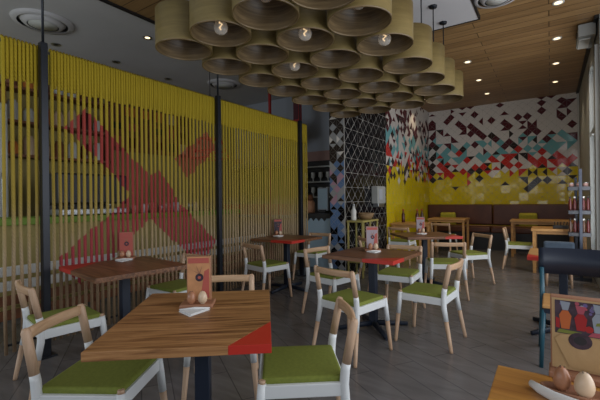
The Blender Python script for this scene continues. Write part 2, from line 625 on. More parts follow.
struct(kb.build('wall_kitchen_end', [M['lime'], M['blue_grey'], M['pink_panel']]))


# ------------------------------------------------------------------ ceiling fittings
def downlight(x, y, label, group):
    t = thing('downlight', label, 'ceiling light', (x, y, H), 0, group)
    MB().lathe([(0.042, -0.004), (0.062, -0.010), (0.066, -0.001)], 20).build('trim_ring', M['off_white'], t)
    MB().lathe([(0.0, -0.006), (0.043, -0.006), (0.043, 0.0)], 18).build('lens', M['lamp_glow'], t)
    d = bpy.data.lights.new('downlight_beam', 'SPOT')
    d.energy = 80
    d.color = (1.0, 0.80, 0.55)
    d.spot_size = R(95)
    d.spot_blend = 0.8
    d.shadow_soft_size = 0.05
    lo = bpy.data.objects.new('downlight_beam', d)
    COL.objects.link(lo)
    lo.parent = t
    lo.location = (0, 0, -0.03)
    return t


G = 'downlights in the board ceiling'
names = ['nearest', 'second nearest', 'second farthest', 'farthest']
for i, y in enumerate((5.72, 7.0, 8.3, 9.62)):
    downlight(0.1, y, f'small lit downlight in the board ceiling, {names[i]} of the row along the right wall', G)
for i, y in enumerate((7.27, 8.53, 9.75)):
    downlight(-1.22, y, f'small lit downlight in the board ceiling, {["nearest", "middle", "farthest"][i]} of the row above the banquette side', G)
downlight(-1.62, 6.35, 'small lit downlight in the board ceiling just past the pendant cluster', G)
downlight(-2.6, 9.4, 'small lit downlight in the board ceiling near the left tiled corner', G)


def ceil_spot(x, y, lit, label):
    t = thing('ceiling_spot', label, 'ceiling light', (x, y, H), 0, 'small spots in the grey ceiling')
    MB().lathe([(0.035, -0.004), (0.06, -0.012), (0.068, -0.001)], 20).build('trim_ring', M['steel'], t)
    MB().lathe([(0.0, -0.005), (0.036, -0.005), (0.036, 0.0)], 16).build('lens', M['lamp_glow' if lit else 'dark'], t)


ceil_spot(-4.95, 3.38, True, 'lit spot in the grey ceiling beside the pendants')
ceil_spot(-6.3, 2.72, False, 'unlit spot in the grey ceiling below the large round vent')
ceil_spot(-6.25, 3.65, False, 'unlit spot in the grey ceiling in the middle above the rope valance')
ceil_spot(-6.3, 4.75, False, 'unlit spot in the grey ceiling just left of the far round vent')


def vent(x, y, r, label):
    t = thing('round_ceiling_vent', label, 'vent', (x, y, H), 0, 'round ceiling vents')
    MB().lathe([(r * 0.80, -0.035), (r * 0.95, -0.03), (r, -0.002)], 36).build('outer_ring', M['grey_plaster'], t)
    MB().lathe([(r * 0.50, -0.06), (r * 0.62, -0.05), (r * 0.74, -0.004)], 36).build('inner_cone', M['grey_plaster'], t)
    MB().lathe([(0.0, -0.062), (r * 0.46, -0.055), (r * 0.47, -0.03), (0.0, -0.03)], 36).build('centre_disc', M['off_white'], t)
    MB().lathe([(0.0, -0.0025), (r * 0.9, -0.0025)], 36).build('dark_throat', M['dark'], t)


vent(-5.64, 2.28, 0.36, 'large round ceiling vent over the near end of the rope screen')
vent(-5.64, 5.62, 0.34, 'round ceiling vent above the second post of the rope screen')
vent(-0.52, 5.1, 0.26, 'round vent in the board ceiling beside the plaster panel')
t = thing('ceiling_projector', 'pale grey boxy unit under the ceiling at the top right', 'projector', (0.44, 6.9, 3.56))
MB().prism([(-0.10, -0.32), (0.10, -0.32), (0.10, 0.30), (-0.10, 0.22)], -0.02, 0.15, 0.01).build('housing', M['wall_grey'], t)
MB().box((-0.02, -0.02, -0.032), (0.13, 0.40, 0.02), 0, 0.004).build('lens_strip', M['off_white'], t)
MB().box((-0.105, -0.12, 0.07), (0.012, 0.12, 0.05), 0, 0.003).build('grille', M['dark'], t)

# ------------------------------------------------------------------ pendant cluster: 4 columns x 7 rows
LZ, LR, LH = 2.64, 0.243, 0.325


def make_pendant():
    t = thing('drum_pendant_lamp', 'x', 'pendant lamp', (0, 0, LZ), 0, 'brass drum pendants over the dining area')
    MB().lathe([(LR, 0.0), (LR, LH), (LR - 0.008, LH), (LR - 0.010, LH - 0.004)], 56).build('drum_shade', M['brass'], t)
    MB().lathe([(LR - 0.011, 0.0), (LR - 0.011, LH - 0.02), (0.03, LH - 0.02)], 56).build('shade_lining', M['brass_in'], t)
    MB().lathe([(LR + 0.001, 0.004), (LR + 0.001, -0.003), (LR - 0.012, -0.003), (LR - 0.012, 0.004)], 56).build('rim', M['brass_in'], t)
    MB().tube([(0, 0, 0.19), (0, 0, H - 0.04 - LZ)], [0.007, 0.007], 8).build('rod', M['black_metal'], t)
    MB().lathe([(0.0, H - 0.065 - LZ), (0.045, H - 0.062 - LZ), (0.05, H - 0.041 - LZ), (0.0, H - 0.041 - LZ)], 20).build('ceiling_rose', M['black_metal'], t)
    MB().lathe([(0.0, 0.245), (0.022, 0.245), (0.022, 0.30), (0, 0.30)], 14).build('bulb_holder', M['black_metal'], t)
    bulb = MB().lathe([(0.0, 0.100), (0.03, 0.106), (0.050, 0.125), (0.058, 0.158), (0.048, 0.195), (0.026, 0.230), (0.020, 0.246)], 18).build('globe_bulb', M['bulb'], t)
    MB().tube([(0, 0, 0.235), (-0.016, 0, 0.20), (0.016, 0, 0.18), (-0.016, 0, 0.16), (0.0, 0, 0.14)], [0.006] * 5, 6).build('filament', M['filament'], bulb)
    return t


rows = ['nearest', 'second', 'third', 'fourth', 'fifth', 'sixth', 'farthest']
cols = ['leftmost', 'second from left', 'third from left', 'rightmost']
XS = (-2.695, -2.203, -1.708, -1.197)
pend0 = None
for j in range(7):
    for i in range(4):
        lab = f'brass drum pendant lamp, {cols[i]} in the {rows[j]} row of the cluster'
        y = 2.19 + 0.526 * j - (0.037 * (i - 0.5) if j < 3 else 0)
        z = LZ
        if pend0 is None:
            p_ = pend0 = make_pendant()
            pend0.location = (XS[i], y, z)
            pend0['label'] = lab
        else:
            p_ = dup(pend0, lab, (XS[i], y, z))
        if (j, i) in ((0, 1), (1, 2), (2, 1), (2, 3)):       # bulbs hung lower in a few shades
            for c_ in kids(p_):
                if c_.name.startswith(('bulb_holder', 'globe_bulb')):
                    c_.location.z = -0.10

# ------------------------------------------------------------------ rope screen along the left
SX = -3.62


def post(y, z0, z1, label):
    t = thing('screen_post', label, 'post', (SX + 0.062, y, 0), 0, 'posts of the rope screen')
    MB().box((0, 0, 1.325), (0.055, 0.055, 2.65), 0, 0.004).build('square_post', M['black_metal'], t)
    MB().tube([(0, 0, 2.65), (0, 0, H)], [0.011, 0.011], 8).build('upper_rod', M['black_metal'], t)
    MB().box((0, 0, 0.006), (0.12, 0.12, 0.012), 0, 0.002).build('foot_plate', M['black_metal'], t)


post(1.435, 0, 0, 'black square steel post standing at the left in front of the ropes')
post(3.44, 0, 0, 'black square steel post in the middle of the rope screen')
post(5.34, 0, 0, 'black square steel post near the far end of the rope screen')

rr = random.Random(4)


def rope_bay(y0, y1, label):
    t = thing('rope_screen', label, 'rope screen', (SX, (y0 + y1) / 2, 0), 0, 'bays of the hanging rope screen')
    yc = (y0 + y1) / 2
    L = y1 - y0
    MB().tube([(0, -L / 2, 2.60), (0, L / 2, 2.60)], [0.016, 0.016], 8).build('top_rail', M['black_metal'], t)
    MB().tube([(0, -L / 2, 0.16), (0, L / 2, 0.16)], [0.010, 0.010], 8).build('bottom_rail', M['black_metal'], t)
    sp = 0.0265
    n = int(L / sp)
    va = MB()
    for k in range(n):
        y = -L / 2 + (k + 0.5) * L / n
        if k % 2 == 0:
            dx = rr.uniform(-0.003, 0.003)
            rad = rr.uniform(0.0125, 0.0145)
            pts = [(-0.018, y, 2.33), (-0.018, y, 2.612), (0.0, y, 2.632), (0.018, y, 2.61), (0.018 + dx, y, 1.9), (0.014 + dx, y + rr.uniform(-0.008, 0.008), 1.1), (0.012, y + rr.uniform(-0.006, 0.006), 0.5), (0.012, y, 0.10 + rr.uniform(-0.01, 0.01))]
            MB().tube(pts, [rad] * len(pts), 7).build('rope', M['rope'], t)
        else:
            b0 = 2.30 + rr.uniform(-0.008, 0.008)
            va.tube([(-0.012, y, b0), (-0.014, y, 2.612), (0.0, y, 2.632), (0.014, y, 2.61), (0.014, y, b0 - 0.005)], [0.0125] * 5, 7)
    v = va.build('rope_valance', M['rope'], t)
    v['kind'] = 'stuff'
    return t


rope_bay(1.155, 1.435, 'short near bay of yellow ropes left of the first black post')
rope_bay(1.505, 3.435, 'middle bay of yellow hanging ropes with a large red cross')
rope_bay(3.505, 5.62, 'far bay of yellow hanging ropes behind the far left table')

# ------------------------------------------------------------------ kitchen and bar behind the ropes
t = thing('bar_counter', 'long bar counter with a lime edge seen behind the ropes', 'counter', (-5.5, 2.2, 0))
MB().box((0, 0, 0.52), (0.6, 6.6, 1.04)).build('counter_front', M['olive'], t)
MB().box((0, 0, 1.08), (0.72, 6.7, 0.08), 0, 0.006).build('counter_top', M['leaf_green'], t)
for k in range(5):
    MB().box((0.31, -2.6 + 1.3 * k, 0.5), (0.03, 0.9, 0.8), 0, 0.006).build('front_panel', M['off_white' if k == 0 else 'olive'], t)
MB().box((0.2, 0, 0.03), (0.45, 6.4, 0.06)).build('plinth', M['dark'], t)
# low planter of pebbles along the foot of the ropes
t = thing('pale_bench', 'low pale slatted bench behind the foot of the ropes', 'bench', (-4.35, 3.0, 0))
for k in range(4):
    MB().box((0, 0, 0.22 + 0.14 * k), (0.05, 4.6, 0.09), 0, 0.006).build('slat', M['off_white' if k > 1 else 'brown'], t)
for k in range(4):
    MB().box((-0.06, -2.1 + 1.4 * k, 0.34), (0.06, 0.06, 0.68), 0, 0.004).build('upright', M['brown'], t)

t = thing('kitchen_shelf', 'wall shelf of jars and tins behind the ropes at the left', 'shelf', (-6.75, 2.9, 0))
for k in range(3):
    MB().box((0.12, 0, 2.0 + 0.5 * k), (0.28, 1.6, 0.04)).build('shelf_board', M['brown'], t)
for s in (-0.78, 0.78):
    MB().box((0.12, s, 2.3), (0.28, 0.04, 1.5)).build('side', M['brown'], t)
jr = random.Random(2)
for k in range(3):
    for q in range(7):
        cn = jr.choice(['orange', 'brown', 'cream', 'sauce', 'off_white'])
        hh = jr.uniform(0.18, 0.32)
        o = MB().lathe([(0, 0), (0.07, 0), (0.075, 0.02), (0.075, hh - 0.05), (0.05, hh - 0.02), (0.052, hh), (0, hh)], 14).build('jar', M[cn], None, (-6.63, 2.26 + q * 0.21, 2.0205 + 0.5 * k))
        cname = {'orange': 'orange', 'brown': 'brown', 'cream': 'cream', 'sauce': 'dark red', 'off_white': 'white'}[cn]
        lev = ['bottom', 'middle', 'top'][k]
        ordn = ['first', 'second', 'third', 'fourth', 'fifth', 'sixth', 'last'][q]
        tag(o, f'{cname} jar on the {lev} kitchen shelf behind the ropes, {ordn} from the left', 'jar', 'jars on the kitchen wall shelf')
t = thing('fridge', 'pale upright fridge behind the near end of the ropes', 'fridge', (-6.4, 1.70, 0))
MB().box((0, 0, 1.35), (0.6, 0.66, 2.6), 0, 0.02).build('cabinet', M['off_white'], t)
dd = MB().box((0.31, 0, 1.4), (0.03, 0.62, 2.3), 0, 0.01).build('door', M['off_white'], t)
MB().tube([(0.35, 0.24, 1.0), (0.36, 0.24, 1.1), (0.36, 0.24, 1.6), (0.35, 0.24, 1.7)], [0.012] * 4, 8).build('handle', M['steel'], dd)
t = thing('coffee_machine', 'dark coffee machine on the bar behind the red cross', 'coffee machine', (-5.5, 2.75, 1.12))
MB().box((0, 0, 0.36), (0.5, 0.95, 0.42), 0, 0.03).build('body', M['dark'], t)
MB().box((0.02, 0, 0.05), (0.5, 0.95, 0.08), 0, 0.01).build('drip_tray', M['steel'], t)
MB().box((-0.17, 0, 0.16), (0.14, 0.9, 0.3)).build('back_panel', M['dark'], t)
for s in (-0.25, 0.25):
    MB().lathe([(0, 0), (0.035, 0), (0.04, 0.06), (0, 0.06)], 14, (0.14, s, 0.11)).build('group_head', M['steel'], t)
br = random.Random(9)
for k in range(9):
    cn = ['cream', 'off_white', 'peach', 'steel'][k % 4]
    hh = 0.12 + 0.02 * (k % 3)
    o = MB().lathe([(0, 0), (0.045, 0), (0.06, hh * 0.7), (0.05, hh), (0, hh)], 14).build('cup_stack', M[cn], None, (-5.4 + 0.05 * (k % 2), 3.42 + 0.15 * k, 1.12))
    cname = ['cream', 'white', 'peach', 'steel'][k % 4]
    tag(o, f'small {cname} cup on the bar behind the ropes, {["first", "second", "third", "fourth", "fifth", "sixth", "seventh", "eighth", "last"][k]} past the coffee machine', 'cup', 'cups along the bar top')
t = thing('menu_board', 'large orange and brown menu board on the kitchen wall', 'menu board', (-6.85, 4.75, 2.75))
MB().box((0, 0, 0), (0.04, 1.9, 0.95), 0, 0.005).build('backing', M['brown'], t)
mr = random.Random(6)
for i in range(6):
    for j in range(3):
        MB().box((0.024, -0.78 + 0.31 * i, -0.3 + 0.3 * j), (0.01, mr.uniform(0.16, 0.26), mr.uniform(0.12, 0.22))).build('printed_panel', M[mr.choice(['orange', 'dark', 'sauce', 'card_pink', 'cream', 'brown'])], t)
t = thing('wall_panel', 'plain beige panel on the kitchen wall beside the menu board', 'panel', (-6.85, 6.35, 2.75))
MB().box((0, 0, 0), (0.05, 1.0, 0.9), 0, 0.006).build('panel_face', plain('beige', (0.50, 0.40, 0.20), 0.7), t)
t = thing('red_lantern', 'red wire lantern hanging behind the ropes by the second post', 'lantern', (-4.9, 4.55, 2.03))
for s1 in (-1, 1):
    for s2 in (-1, 1):
        MB().tube([(0.22 * s1, 0.22 * s2, 0), (0.12 * s1, 0.12 * s2, 0.34)], [0.014, 0.014], 6).build('upright_wire', M['red_paint'], t)
for (z, w) in ((0, 0.22), (0.12, 0.19), (0.34, 0.12)):
    MB().tube([(-w, -w, z), (w, -w, z), (w, w, z), (-w, w, z), (-w, -w, z)], [0.014] * 5, 6).build('wire_ring', M['red_paint'], t)
MB().tube([(0, 0, 0.34), (0, 0, H - 2.03)], [0.006, 0.006], 6).build('cord', M['dark'], t)
MB().tube([(-0.12, 0, 0.34), (0.12, 0, 0.34)], [0.01, 0.01], 6).build('cross_wire', M['red_paint'], t)
t = thing('extractor_hood', 'pale extractor hood above the far kitchen worktop', 'hood', (-5.65, 7.1, 2.05))
MB().prism([(-0.9, -0.35), (0.9, -0.35), (0.9, 0.2), (-0.9, 0.2)], 0, 0.12, 0.006).build('hood_lip', M['steel'], t)
hb = MB()
hb.box((0, 0.0, 0.42), (1.4, 0.38, 0.6), 0, 0.02)
hb.build('hood_body', plain('hood_cream', (0.50, 0.45, 0.28), 0.5), t)
t = thing('kitchen_worktop', 'far kitchen worktop below the extractor hood', 'counter', (-5.82, 6.9, 0))
MB().box((0, 0.1, 0.45), (1.96, 0.7, 0.9)).build('cabinet', M['olive'], t)
MB().box((0, 0.1, 0.93), (2.04, 0.76, 0.06), 0, 0.004).build('worktop_slab', M['steel'], t)
for k in range(3):
    MB().box((-0.64 + 0.64 * k, -0.26, 0.45), (0.6, 0.02, 0.8), 0, 0.004).build('door', M['olive'], t)
for k in range(5):
    t = thing('produce_crate', f'orange crate on the far kitchen worktop, {["first", "second", "third", "fourth", "last"][k]} from the left', 'crate', (-6.6 + 0.39 * k, 6.85, 0.962), 0, 'crates on the far worktop')
    MB().box((0, 0, 0.02), (0.36, 0.26, 0.04)).build('base', M['orange'], t)
    for s in (-1, 1):
        MB().box((0, 0.125 * s, 0.14), (0.36, 0.015, 0.2)).build('long_side', M['orange'], t)
        MB().box((0.175 * s, 0, 0.14), (0.015, 0.24, 0.2)).build('short_side', M['orange'], t)

# service counter seen past the far end of the ropes
t = thing('service_counter', 'pale blue service counter past the far end of the ropes', 'counter', (-3.80, 6.45, 0))
MB().box((0, 0, 0.47), (0.74, 0.6, 0.94)).build('counter_body', M['pale_blue'], t)
MB().box((0, 0, 0.985), (0.80, 0.66, 0.09), 0, 0.006).build('black_top', M['dark'], t)
sc = MB()
for k in range(5):
    sc.prism([(-0.05, 0), (0.05, 0), (0, -0.06)], -0.004, 0.004, 0, Matrix.Translation((-0.24 + 0.12 * k, -0.318, 0.945)) @ Matrix.Rotation(R(90), 4, 'X'))
sc.build('scalloped_edge', M['dark'], t)
t = thing('till_screen', 'pale grey till screen standing on the blue service counter', 'till', (-3.79, 6.5, 1.03))
MB().box((0, 0, 0.27), (0.24, 0.05, 0.46), 0, 0.01).build('display', M['blue_grey'], t)
MB().box((0, 0.02, 0.03), (0.16, 0.16, 0.06), 0, 0.008).build('base', M['dark'], t)
MB().box((0, -0.027, 0.28), (0.21, 0.006, 0.40), 0, 0.001).build('screen_face', M['pale_blue'], t)
t = thing('storage_jar', 'peach coloured jar left of the till on the blue counter', 'jar', (-4.04, 6.42, 1.03))
MB().lathe([(0, 0), (0.08, 0), (0.095, 0.05), (0.09, 0.2), (0.06, 0.25), (0, 0.25)], 18).build('jar_body', M['peach'], t)
MB().lathe([(0, 0.25), (0.055, 0.25), (0.06, 0.3), (0.04, 0.36), (0, 0.37)], 16).build('lid', M['brown'], t)
t = thing('glass_shelf', 'dark shelves of glasses on the kitchen end wall past the ropes', 'shelf', (-4.20, 7.15, 0))
MB().box((0, 0.07, 1.45), (0.98, 0.03, 1.42)).build('back_board', M['dark'], t)
for k in range(3):
    MB().box((0, -0.04, 1.35 + 0.33 * k), (0.98, 0.22, 0.03)).build('shelf_board', M['steel'], t)
for k in range(2):
    for q in range(5):
        o = MB().lathe([(0, 0), (0.03, 0), (0.012, 0.01), (0.012, 0.06), (0.05, 0.1), (0.045, 0.2)], 12).build('stemmed_glass', M['off_white'], None, (-4.58 + 0.19 * q, 7.10, 1.3655 + 0.33 * k))
        tag(o, f'stemmed glass on the {["lower", "upper"][k]} dark shelf by the pier, {["first", "second", "third", "fourth", "fifth"][q]} from the left', 'glass', 'glasses on the dark shelves')
t = thing('red_portal_frame', 'thin red steel frame above the far end of the rope screen', 'frame', (-4.5, 6.5, 0))
for x in (-0.62, 0.18):
    MB().box((x, 0, H / 2), (0.05, 0.05, H), 0, 0.004).build('upright', M['red_steel'], t)
MB().box((-0.22, 0, 2.95), (0.8, 0.04, 0.05), 0, 0.004).build('cross_bar', M['red_steel'], t)
MB().box((-0.2, 0.05, 2.72), (0.7, 0.03, 0.36), 0, 0.003, Matrix.Rotation(R(-14), 4, 'Y')).build('pale_banner', M['pink_panel'], t)
MB().box((0.06, 0.06, 3.2), (0.16, 0.05, 0.9), 0, 0.004).build('dark_panel', plain('maroon_panel', (0.10, 0.02, 0.03), 0.6), t)


# ------------------------------------------------------------------ chairs
def make_chair():
    """Origin on the floor under the seat centre, facing local +Y."""
    t = thing('dining_chair', 'x', 'chair', (0, 0, 0), 0, 'ash chairs with white dipped frames and green seats')
    # seat
    s = MB()
    s.box((0, 0.0, 0.452), (0.385, 0.385, 0.034), 0, 0.014, seg=3)
    s.build('seat_pad', M['green'], t)
    f = MB()
    f.box((0, 0.192, 0.41), (0.36, 0.024, 0.062), 0, 0.004)
    f.box((0, -0.192, 0.41), (0.36, 0.024, 0.062), 0, 0.004)
    f.box((0.198, 0, 0.41), (0.024, 0.36, 0.062), 0, 0.004)
    f.box((-0.198, 0, 0.41), (0.024, 0.36, 0.062), 0, 0.004)
    f.box((0, 0, 0.428), (0.39, 0.39, 0.01))
    f.build('seat_frame', M['white_paint'], t)
    for sx in (-1, 1):
        # front leg, round ash, dipped white at the top
        a, c = Vector((sx * 0.232, 0.228, 0.0)), Vector((sx * 0.195, 0.192, 0.455))
        p = a.lerp(c, 0.56)
        lg = MB().tube([a, a.lerp(c, 0.04), p], [0.0135, 0.0145, 0.0195], 14).build('leg', M['pale_wood'], t)
        MB().tube([p, a.lerp(c, 0.8), a.lerp(c, 0.985)], [0.0200, 0.0215, 0.0205], 14).build('painted_sleeve', M['white_paint'], lg)
        MB().tube([a.lerp(c, 0.985), a.lerp(c, 1.02)], [0.016, 0.015], 12).build('peg_end', M['pale_wood'], lg)
        # rear leg, running up to the back rail
        a = Vector((sx * 0.230, -0.262, 0.0))
        k1 = Vector((sx * 0.200, -0.196, 0.36))
        k2 = Vector((sx * 0.198, -0.198, 0.50))
        tp = Vector((sx * 0.196, -0.246, 0.735))
        p1 = a.lerp(k1, 0.70)
        lg = MB().tube([a, a.lerp(k1, 0.05), p1], [0.0135, 0.0145, 0.0190], 14).build('leg', M['pale_wood'], t)
        MB().tube([p1, k1, Vector((sx * 0.198, -0.192, 0.43)), k2, k2.lerp(tp, 0.12)], [0.0195, 0.0225, 0.0225, 0.022, 0.0215], 14).build('painted_sleeve', M['white_paint'], lg)
        MB().tube([k2.lerp(tp, 0.12), k2.lerp(tp, 0.6), k2.lerp(tp, 0.93), tp], [0.021, 0.021, 0.0205, 0.013], 14).build('back_post', M['pale_wood'], lg)
    n = 9
    rl = MB()
    rl.tube([(0.196 * (2 * i / (n - 1) - 1), -0.241 - 0.022 * math.sin(math.pi * i / (n - 1)), 0.705) for i in range(n)],
            [(0.026, 0.0125)] * n, 16, square=True, ang0=0)
    rl.build('back_rail', M['rail_wood'], t)
    return t


chair0 = make_chair()
chair_used = [False]


def chair(x, y, f, label):
    rz = math.atan2(f[1], f[0]) - math.pi / 2
    if not chair_used[0]:
        chair_used[0] = True
        chair0.location = (x, y, 0)
        chair0.rotation_euler = (0, 0, rz)
        chair0['label'] = label
        return chair0
    return dup(chair0, label, (x, y, 0), rz)


chair(-1.862, 1.005, (0.86, 0.52), 'green seated ash chair in the left foreground, at the left side of the front table')
chair(-1.09, 1.615, (-0.79, -0.61), 'green seated ash chair at the right side of the front table with the red corner')
chair(-3.02, 1.34, (0.15, 0.99), 'green seated ash chair at far left, before the table by the ropes')
chair(-3.12, 2.44, (0.0, -1), 'green seated ash chair behind the left table, its back to the ropes')
chair(-1.90, 1.86, (0.65, -0.76), 'ash chair tucked behind the front table, only its back rail showing')
chair(-3.17, 3.92, (0.22, 0.98), 'green seated ash chair at the near side of the far left table')
chair(-3.25, 5.20, (0.0, -1), 'green seated ash chair at the far side of the far left table')
chair(-2.07, 3.74, (0.97, -0.2), 'green seated ash chair at the left side of the middle table')
chair(-1.43, 2.93, (0.22, 0.97), 'green seated ash chair in the middle with its back to us, before the middle table')
chair(-1.47, 4.22, (0.05, -1), 'green seated ash chair facing us at the far side of the middle table')
chair(-0.95, 3.54, (-1, 0.06), 'green seated ash chair pulled out at the right side of the middle table')
chair(-1.19, 5.24, (-0.40, 0.92), 'green seated ash chair with its back to us before the turned table')
chair(-1.06, 6.22, (-0.68, -0.73), 'green seated ash chair at the right side of the turned table')
chair(-2.12, 5.26, (0.72, 0.69), 'ash chair at the left side of the turned table, behind the middle table')
chair(-0.48, 7.86, (1, 0.02), 'green seated ash chair side-on at the table before the banquette at right')
chair(-2.50, 7.42, (0.0, 1), 'ash chair before the table in the yellow tiled corner')
chair(-2.05, 8.98, (0.1, 1), 'ash chair before the second banquette table from the left')


# navy chairs
def make_navy_chair(label):
    t = thing('navy_chair', label, 'chair', (0, 0, 0), 0, 'navy metal chairs')
    n = 13
    b = MB()
    rings = []
    for i in range(n):
        u = 2 * i / (n - 1) - 1
        x = 0.245 * u
        y = -0.215 - 0.045 * (1 - u * u)
        rings.append((x, y))
    vs = []
    for (x, y) in rings:
        vs.append([b.bm.verts.new((x, y + dy, z)) for dy, z in ((-0.012, 0.645), (-0.020, 0.855), (0.010, 0.865), (0.016, 0.645))])
    for a, c in zip(vs, vs[1:]):
        for k in range(4):
            f = b.bm.faces.new([a[k], a[(k + 1) % 4], c[(k + 1) % 4], c[k]])
            f.smooth = k in (0, 2)
    b.bm.faces.new(vs[0])
    b.bm.faces.new(vs[-1][::-1])
    b.build('backrest', M['navy'], t)
    for sx in (-1, 1):
        MB().tube([(sx * 0.235, -0.27, 0.0), (sx * 0.22, -0.215, 0.42), (sx * 0.222, -0.208, 0.70)], [(0.019, 0.026), (0.019, 0.03), (0.017, 0.016)], 12, True).build('leg', M['teal_metal'], t)
        MB().tube([(sx * 0.225, 0.21, 0.0), (sx * 0.205, 0.185, 0.44)], [(0.014, 0.014), (0.017, 0.017)], 12, True).build('leg', M['teal_metal'], t)
    MB().box((0, 0.0, 0.465), (0.43, 0.42, 0.03), 0, 0.010, seg=3).build('seat', M['orange_wood'], t)
    fr = MB()
    for sx in (-1, 1):
        fr.box((sx * 0.205, 0, 0.432), (0.025, 0.40, 0.035))
        fr.box((0, sx * 0.19, 0.432), (0.41, 0.025, 0.035))
    fr.build('seat_frame', M['navy'], t)
    return t


nc = make_navy_chair('navy metal chair with a curved back, nearest on the right behind the menu stand')
nc.location = (0.150, 3.60, 0)
nc.rotation_euler = (0, 0, math.pi)
t = thing('tub_chair', 'low blue grey upholstered chair farther back at the right, before the bottle shelf', 'chair', (0.085, 6.70, 0))
MB().box((0, -0.20, 0.475), (0.37, 0.10, 0.36), 0, 0.03, seg=3).build('backrest', M['blue_cloth'], t)
MB().box((0, 0.03, 0.34), (0.37, 0.42, 0.12), 0, 0.03, seg=3).build('seat', M['blue_cloth'], t)
for sx in (-1, 1):
    for sy in (-1, 1):
        MB().tube([(sx * 0.15, sy * 0.18, 0), (sx * 0.14, sy * 0.17, 0.29)], [0.014, 0.019], 10).build('leg', M['pale_wood'], t)


# ------------------------------------------------------------------ tables
def table(x, y, w, d, ang, corner, red, label, top='table_wood', foot=True, cut=(0.30, 0.30), h=0.75, th=0.035, postx=(0, 0), turn=math.pi / 4):
    """corner: sign pair of the red painted corner in local axes."""
    t = thing('dining_table', label, 'table', (x, y, 0), ang, 'square tables with red painted corners')
    hw, hd = w / 2, d / 2
    if red:
        sx, sy = corner
        cw, cd = cut
        full = [(-hw, -hd), (hw, -hd), (hw, hd), (-hw, hd)]
        poly = []
        k0 = full.index((sx * hw, sy * hd))
        for i in range(4):
            p = full[i]
            if i == k0:
                a = (sx * (hw - cw), sy * hd)
                b2 = (sx * hw, sy * (hd - cd))
                prev = full[(i - 1) % 4]
                poly += [a, b2] if abs(prev[1] - sy * hd) < 1e-6 else [b2, a]
            else:
                poly.append(p)
        MB().prism(poly, h - th, h, 0.002).build('tabletop', M[top], t)
        e = 0.0007
        tri = [(sx * hw, sy * hd), (sx * (hw - cw + 0.001), sy * hd), (sx * hw, sy * (hd - cd + 0.001))]
        MB().prism(tri, h - th, h, 0.0015).build('red_corner', M['red_paint'], t)
    else:
        MB().prism([(-hw, -hd), (hw, -hd), (hw, hd), (-hw, hd)], h - th, h, 0.003).build('tabletop', M[top], t)
    px, py = postx
    MB().box((px, py, (h - th) / 2 + 0.02), (0.07, 0.07, h - th - 0.04), 0, 0.005).build('post', M['navy'], t)
    MB().box((px, py, h - th - 0.006), (0.36, 0.36, 0.012), 0, 0.002).build('mount_plate', M['black_metal'], t)
    for k in range(4):
        a = k * math.pi / 2 + turn
        c, s_ = math.cos(a), math.sin(a)
        MB().tube([(px + 0.02 * c, py + 0.02 * s_, 0.05), (px + 0.2 * c, py + 0.2 * s_, 0.036), (px + 0.36 * c, py + 0.36 * s_, 0.020)], [(0.026, 0.026), (0.024, 0.018), (0.02, 0.012)], 10, True).build('foot', M['navy'], t)
    return t


table(-1.436, 1.245, 0.695, 0.87, R(39), (1, -1), True, 'front wooden table with a bright red triangle on its right corner', cut=(0.165, 0.27), postx=(0.02, -0.02), turn=0.0)
table(-3.06, 1.84, 0.82, 0.76, R(-8), (-1, -1), True, 'left wooden table by the ropes with a red near corner', 'table_dark', cut=(0.30, 0.34))
table(-3.2, 4.42, 0.75, 0.75, R(-2), (1, -1), True, 'far left wooden table by the rope screen with a red near corner', 'table_dark', cut=(0.36, 0.30), turn=0.0)
table(-1.50, 3.55, 0.74, 0.74, R(-3), (1, -1), True, 'middle wooden table with red right corner, seen behind the front table', 'table_dark', cut=(0.30, 0.26))
table(-1.60, 5.76, 0.80, 0.80, R(38), (1, -1), True, 'turned wooden table with a red right corner before the banquette', 'table_dark', cut=(0.26, 0.30))
table(0.15, 4.38, 0.68, 0.68, R(0), (-1, -1), True, 'wooden table at right with a red corner beyond the near navy chair', 'orange_wood', cut=(0.18, 0.18), postx=(-0.06, 0.0))
table(0.24, 1.02, 0.78, 0.72, R(0), (1, 1), False, 'amber wooden table at the bottom right corner of the view', 'amber_wood')


def leg_table(x, y, w, d, h, label, top):
    t = thing('banquette_table', label, 'table', (x, y, 0), 0, 'four legged wooden tables along the banquette')
    MB().box((0, 0, h - 0.02), (w, d, 0.04), 0, 0.004).build('tabletop', M[top], t)
    ap = MB()
    for s in (-1, 1):
        ap.box((0, s * (d / 2 - 0.06), h - 0.065), (w - 0.12, 0.022, 0.05))
        ap.box((s * (w / 2 - 0.06), 0, h - 0.065), (0.022, d - 0.14, 0.05))
    ap.build('apron', M[top], t)
    for sx in (-1, 1):
        for sy in (-1, 1):
            MB().box((sx * (w / 2 - 0.045), sy * (d / 2 - 0.045), (h - 0.04) / 2), (0.05, 0.05, h - 0.04), 0, 0.004).build('leg', M['orange_wood'], t)
    return t


leg_table(-2.50, 7.98, 0.66, 0.66, 0.78, 'wooden table in the yellow tiled corner at the back', 'orange_wood')
leg_table(-2.10, 9.72, 0.86, 0.66, 0.80, 'wooden table before the left half of the brown banquette', 'orange_wood')
leg_table(-0.18, 9.60, 1.14, 0.66, 0.80, 'long wooden table before the right half of the brown banquette', 'orange_wood')
leg_table(0.10, 7.86, 0.78, 0.70, 0.755, 'wooden table at right between the bottle shelf and side-on chair', 'orange_wood')

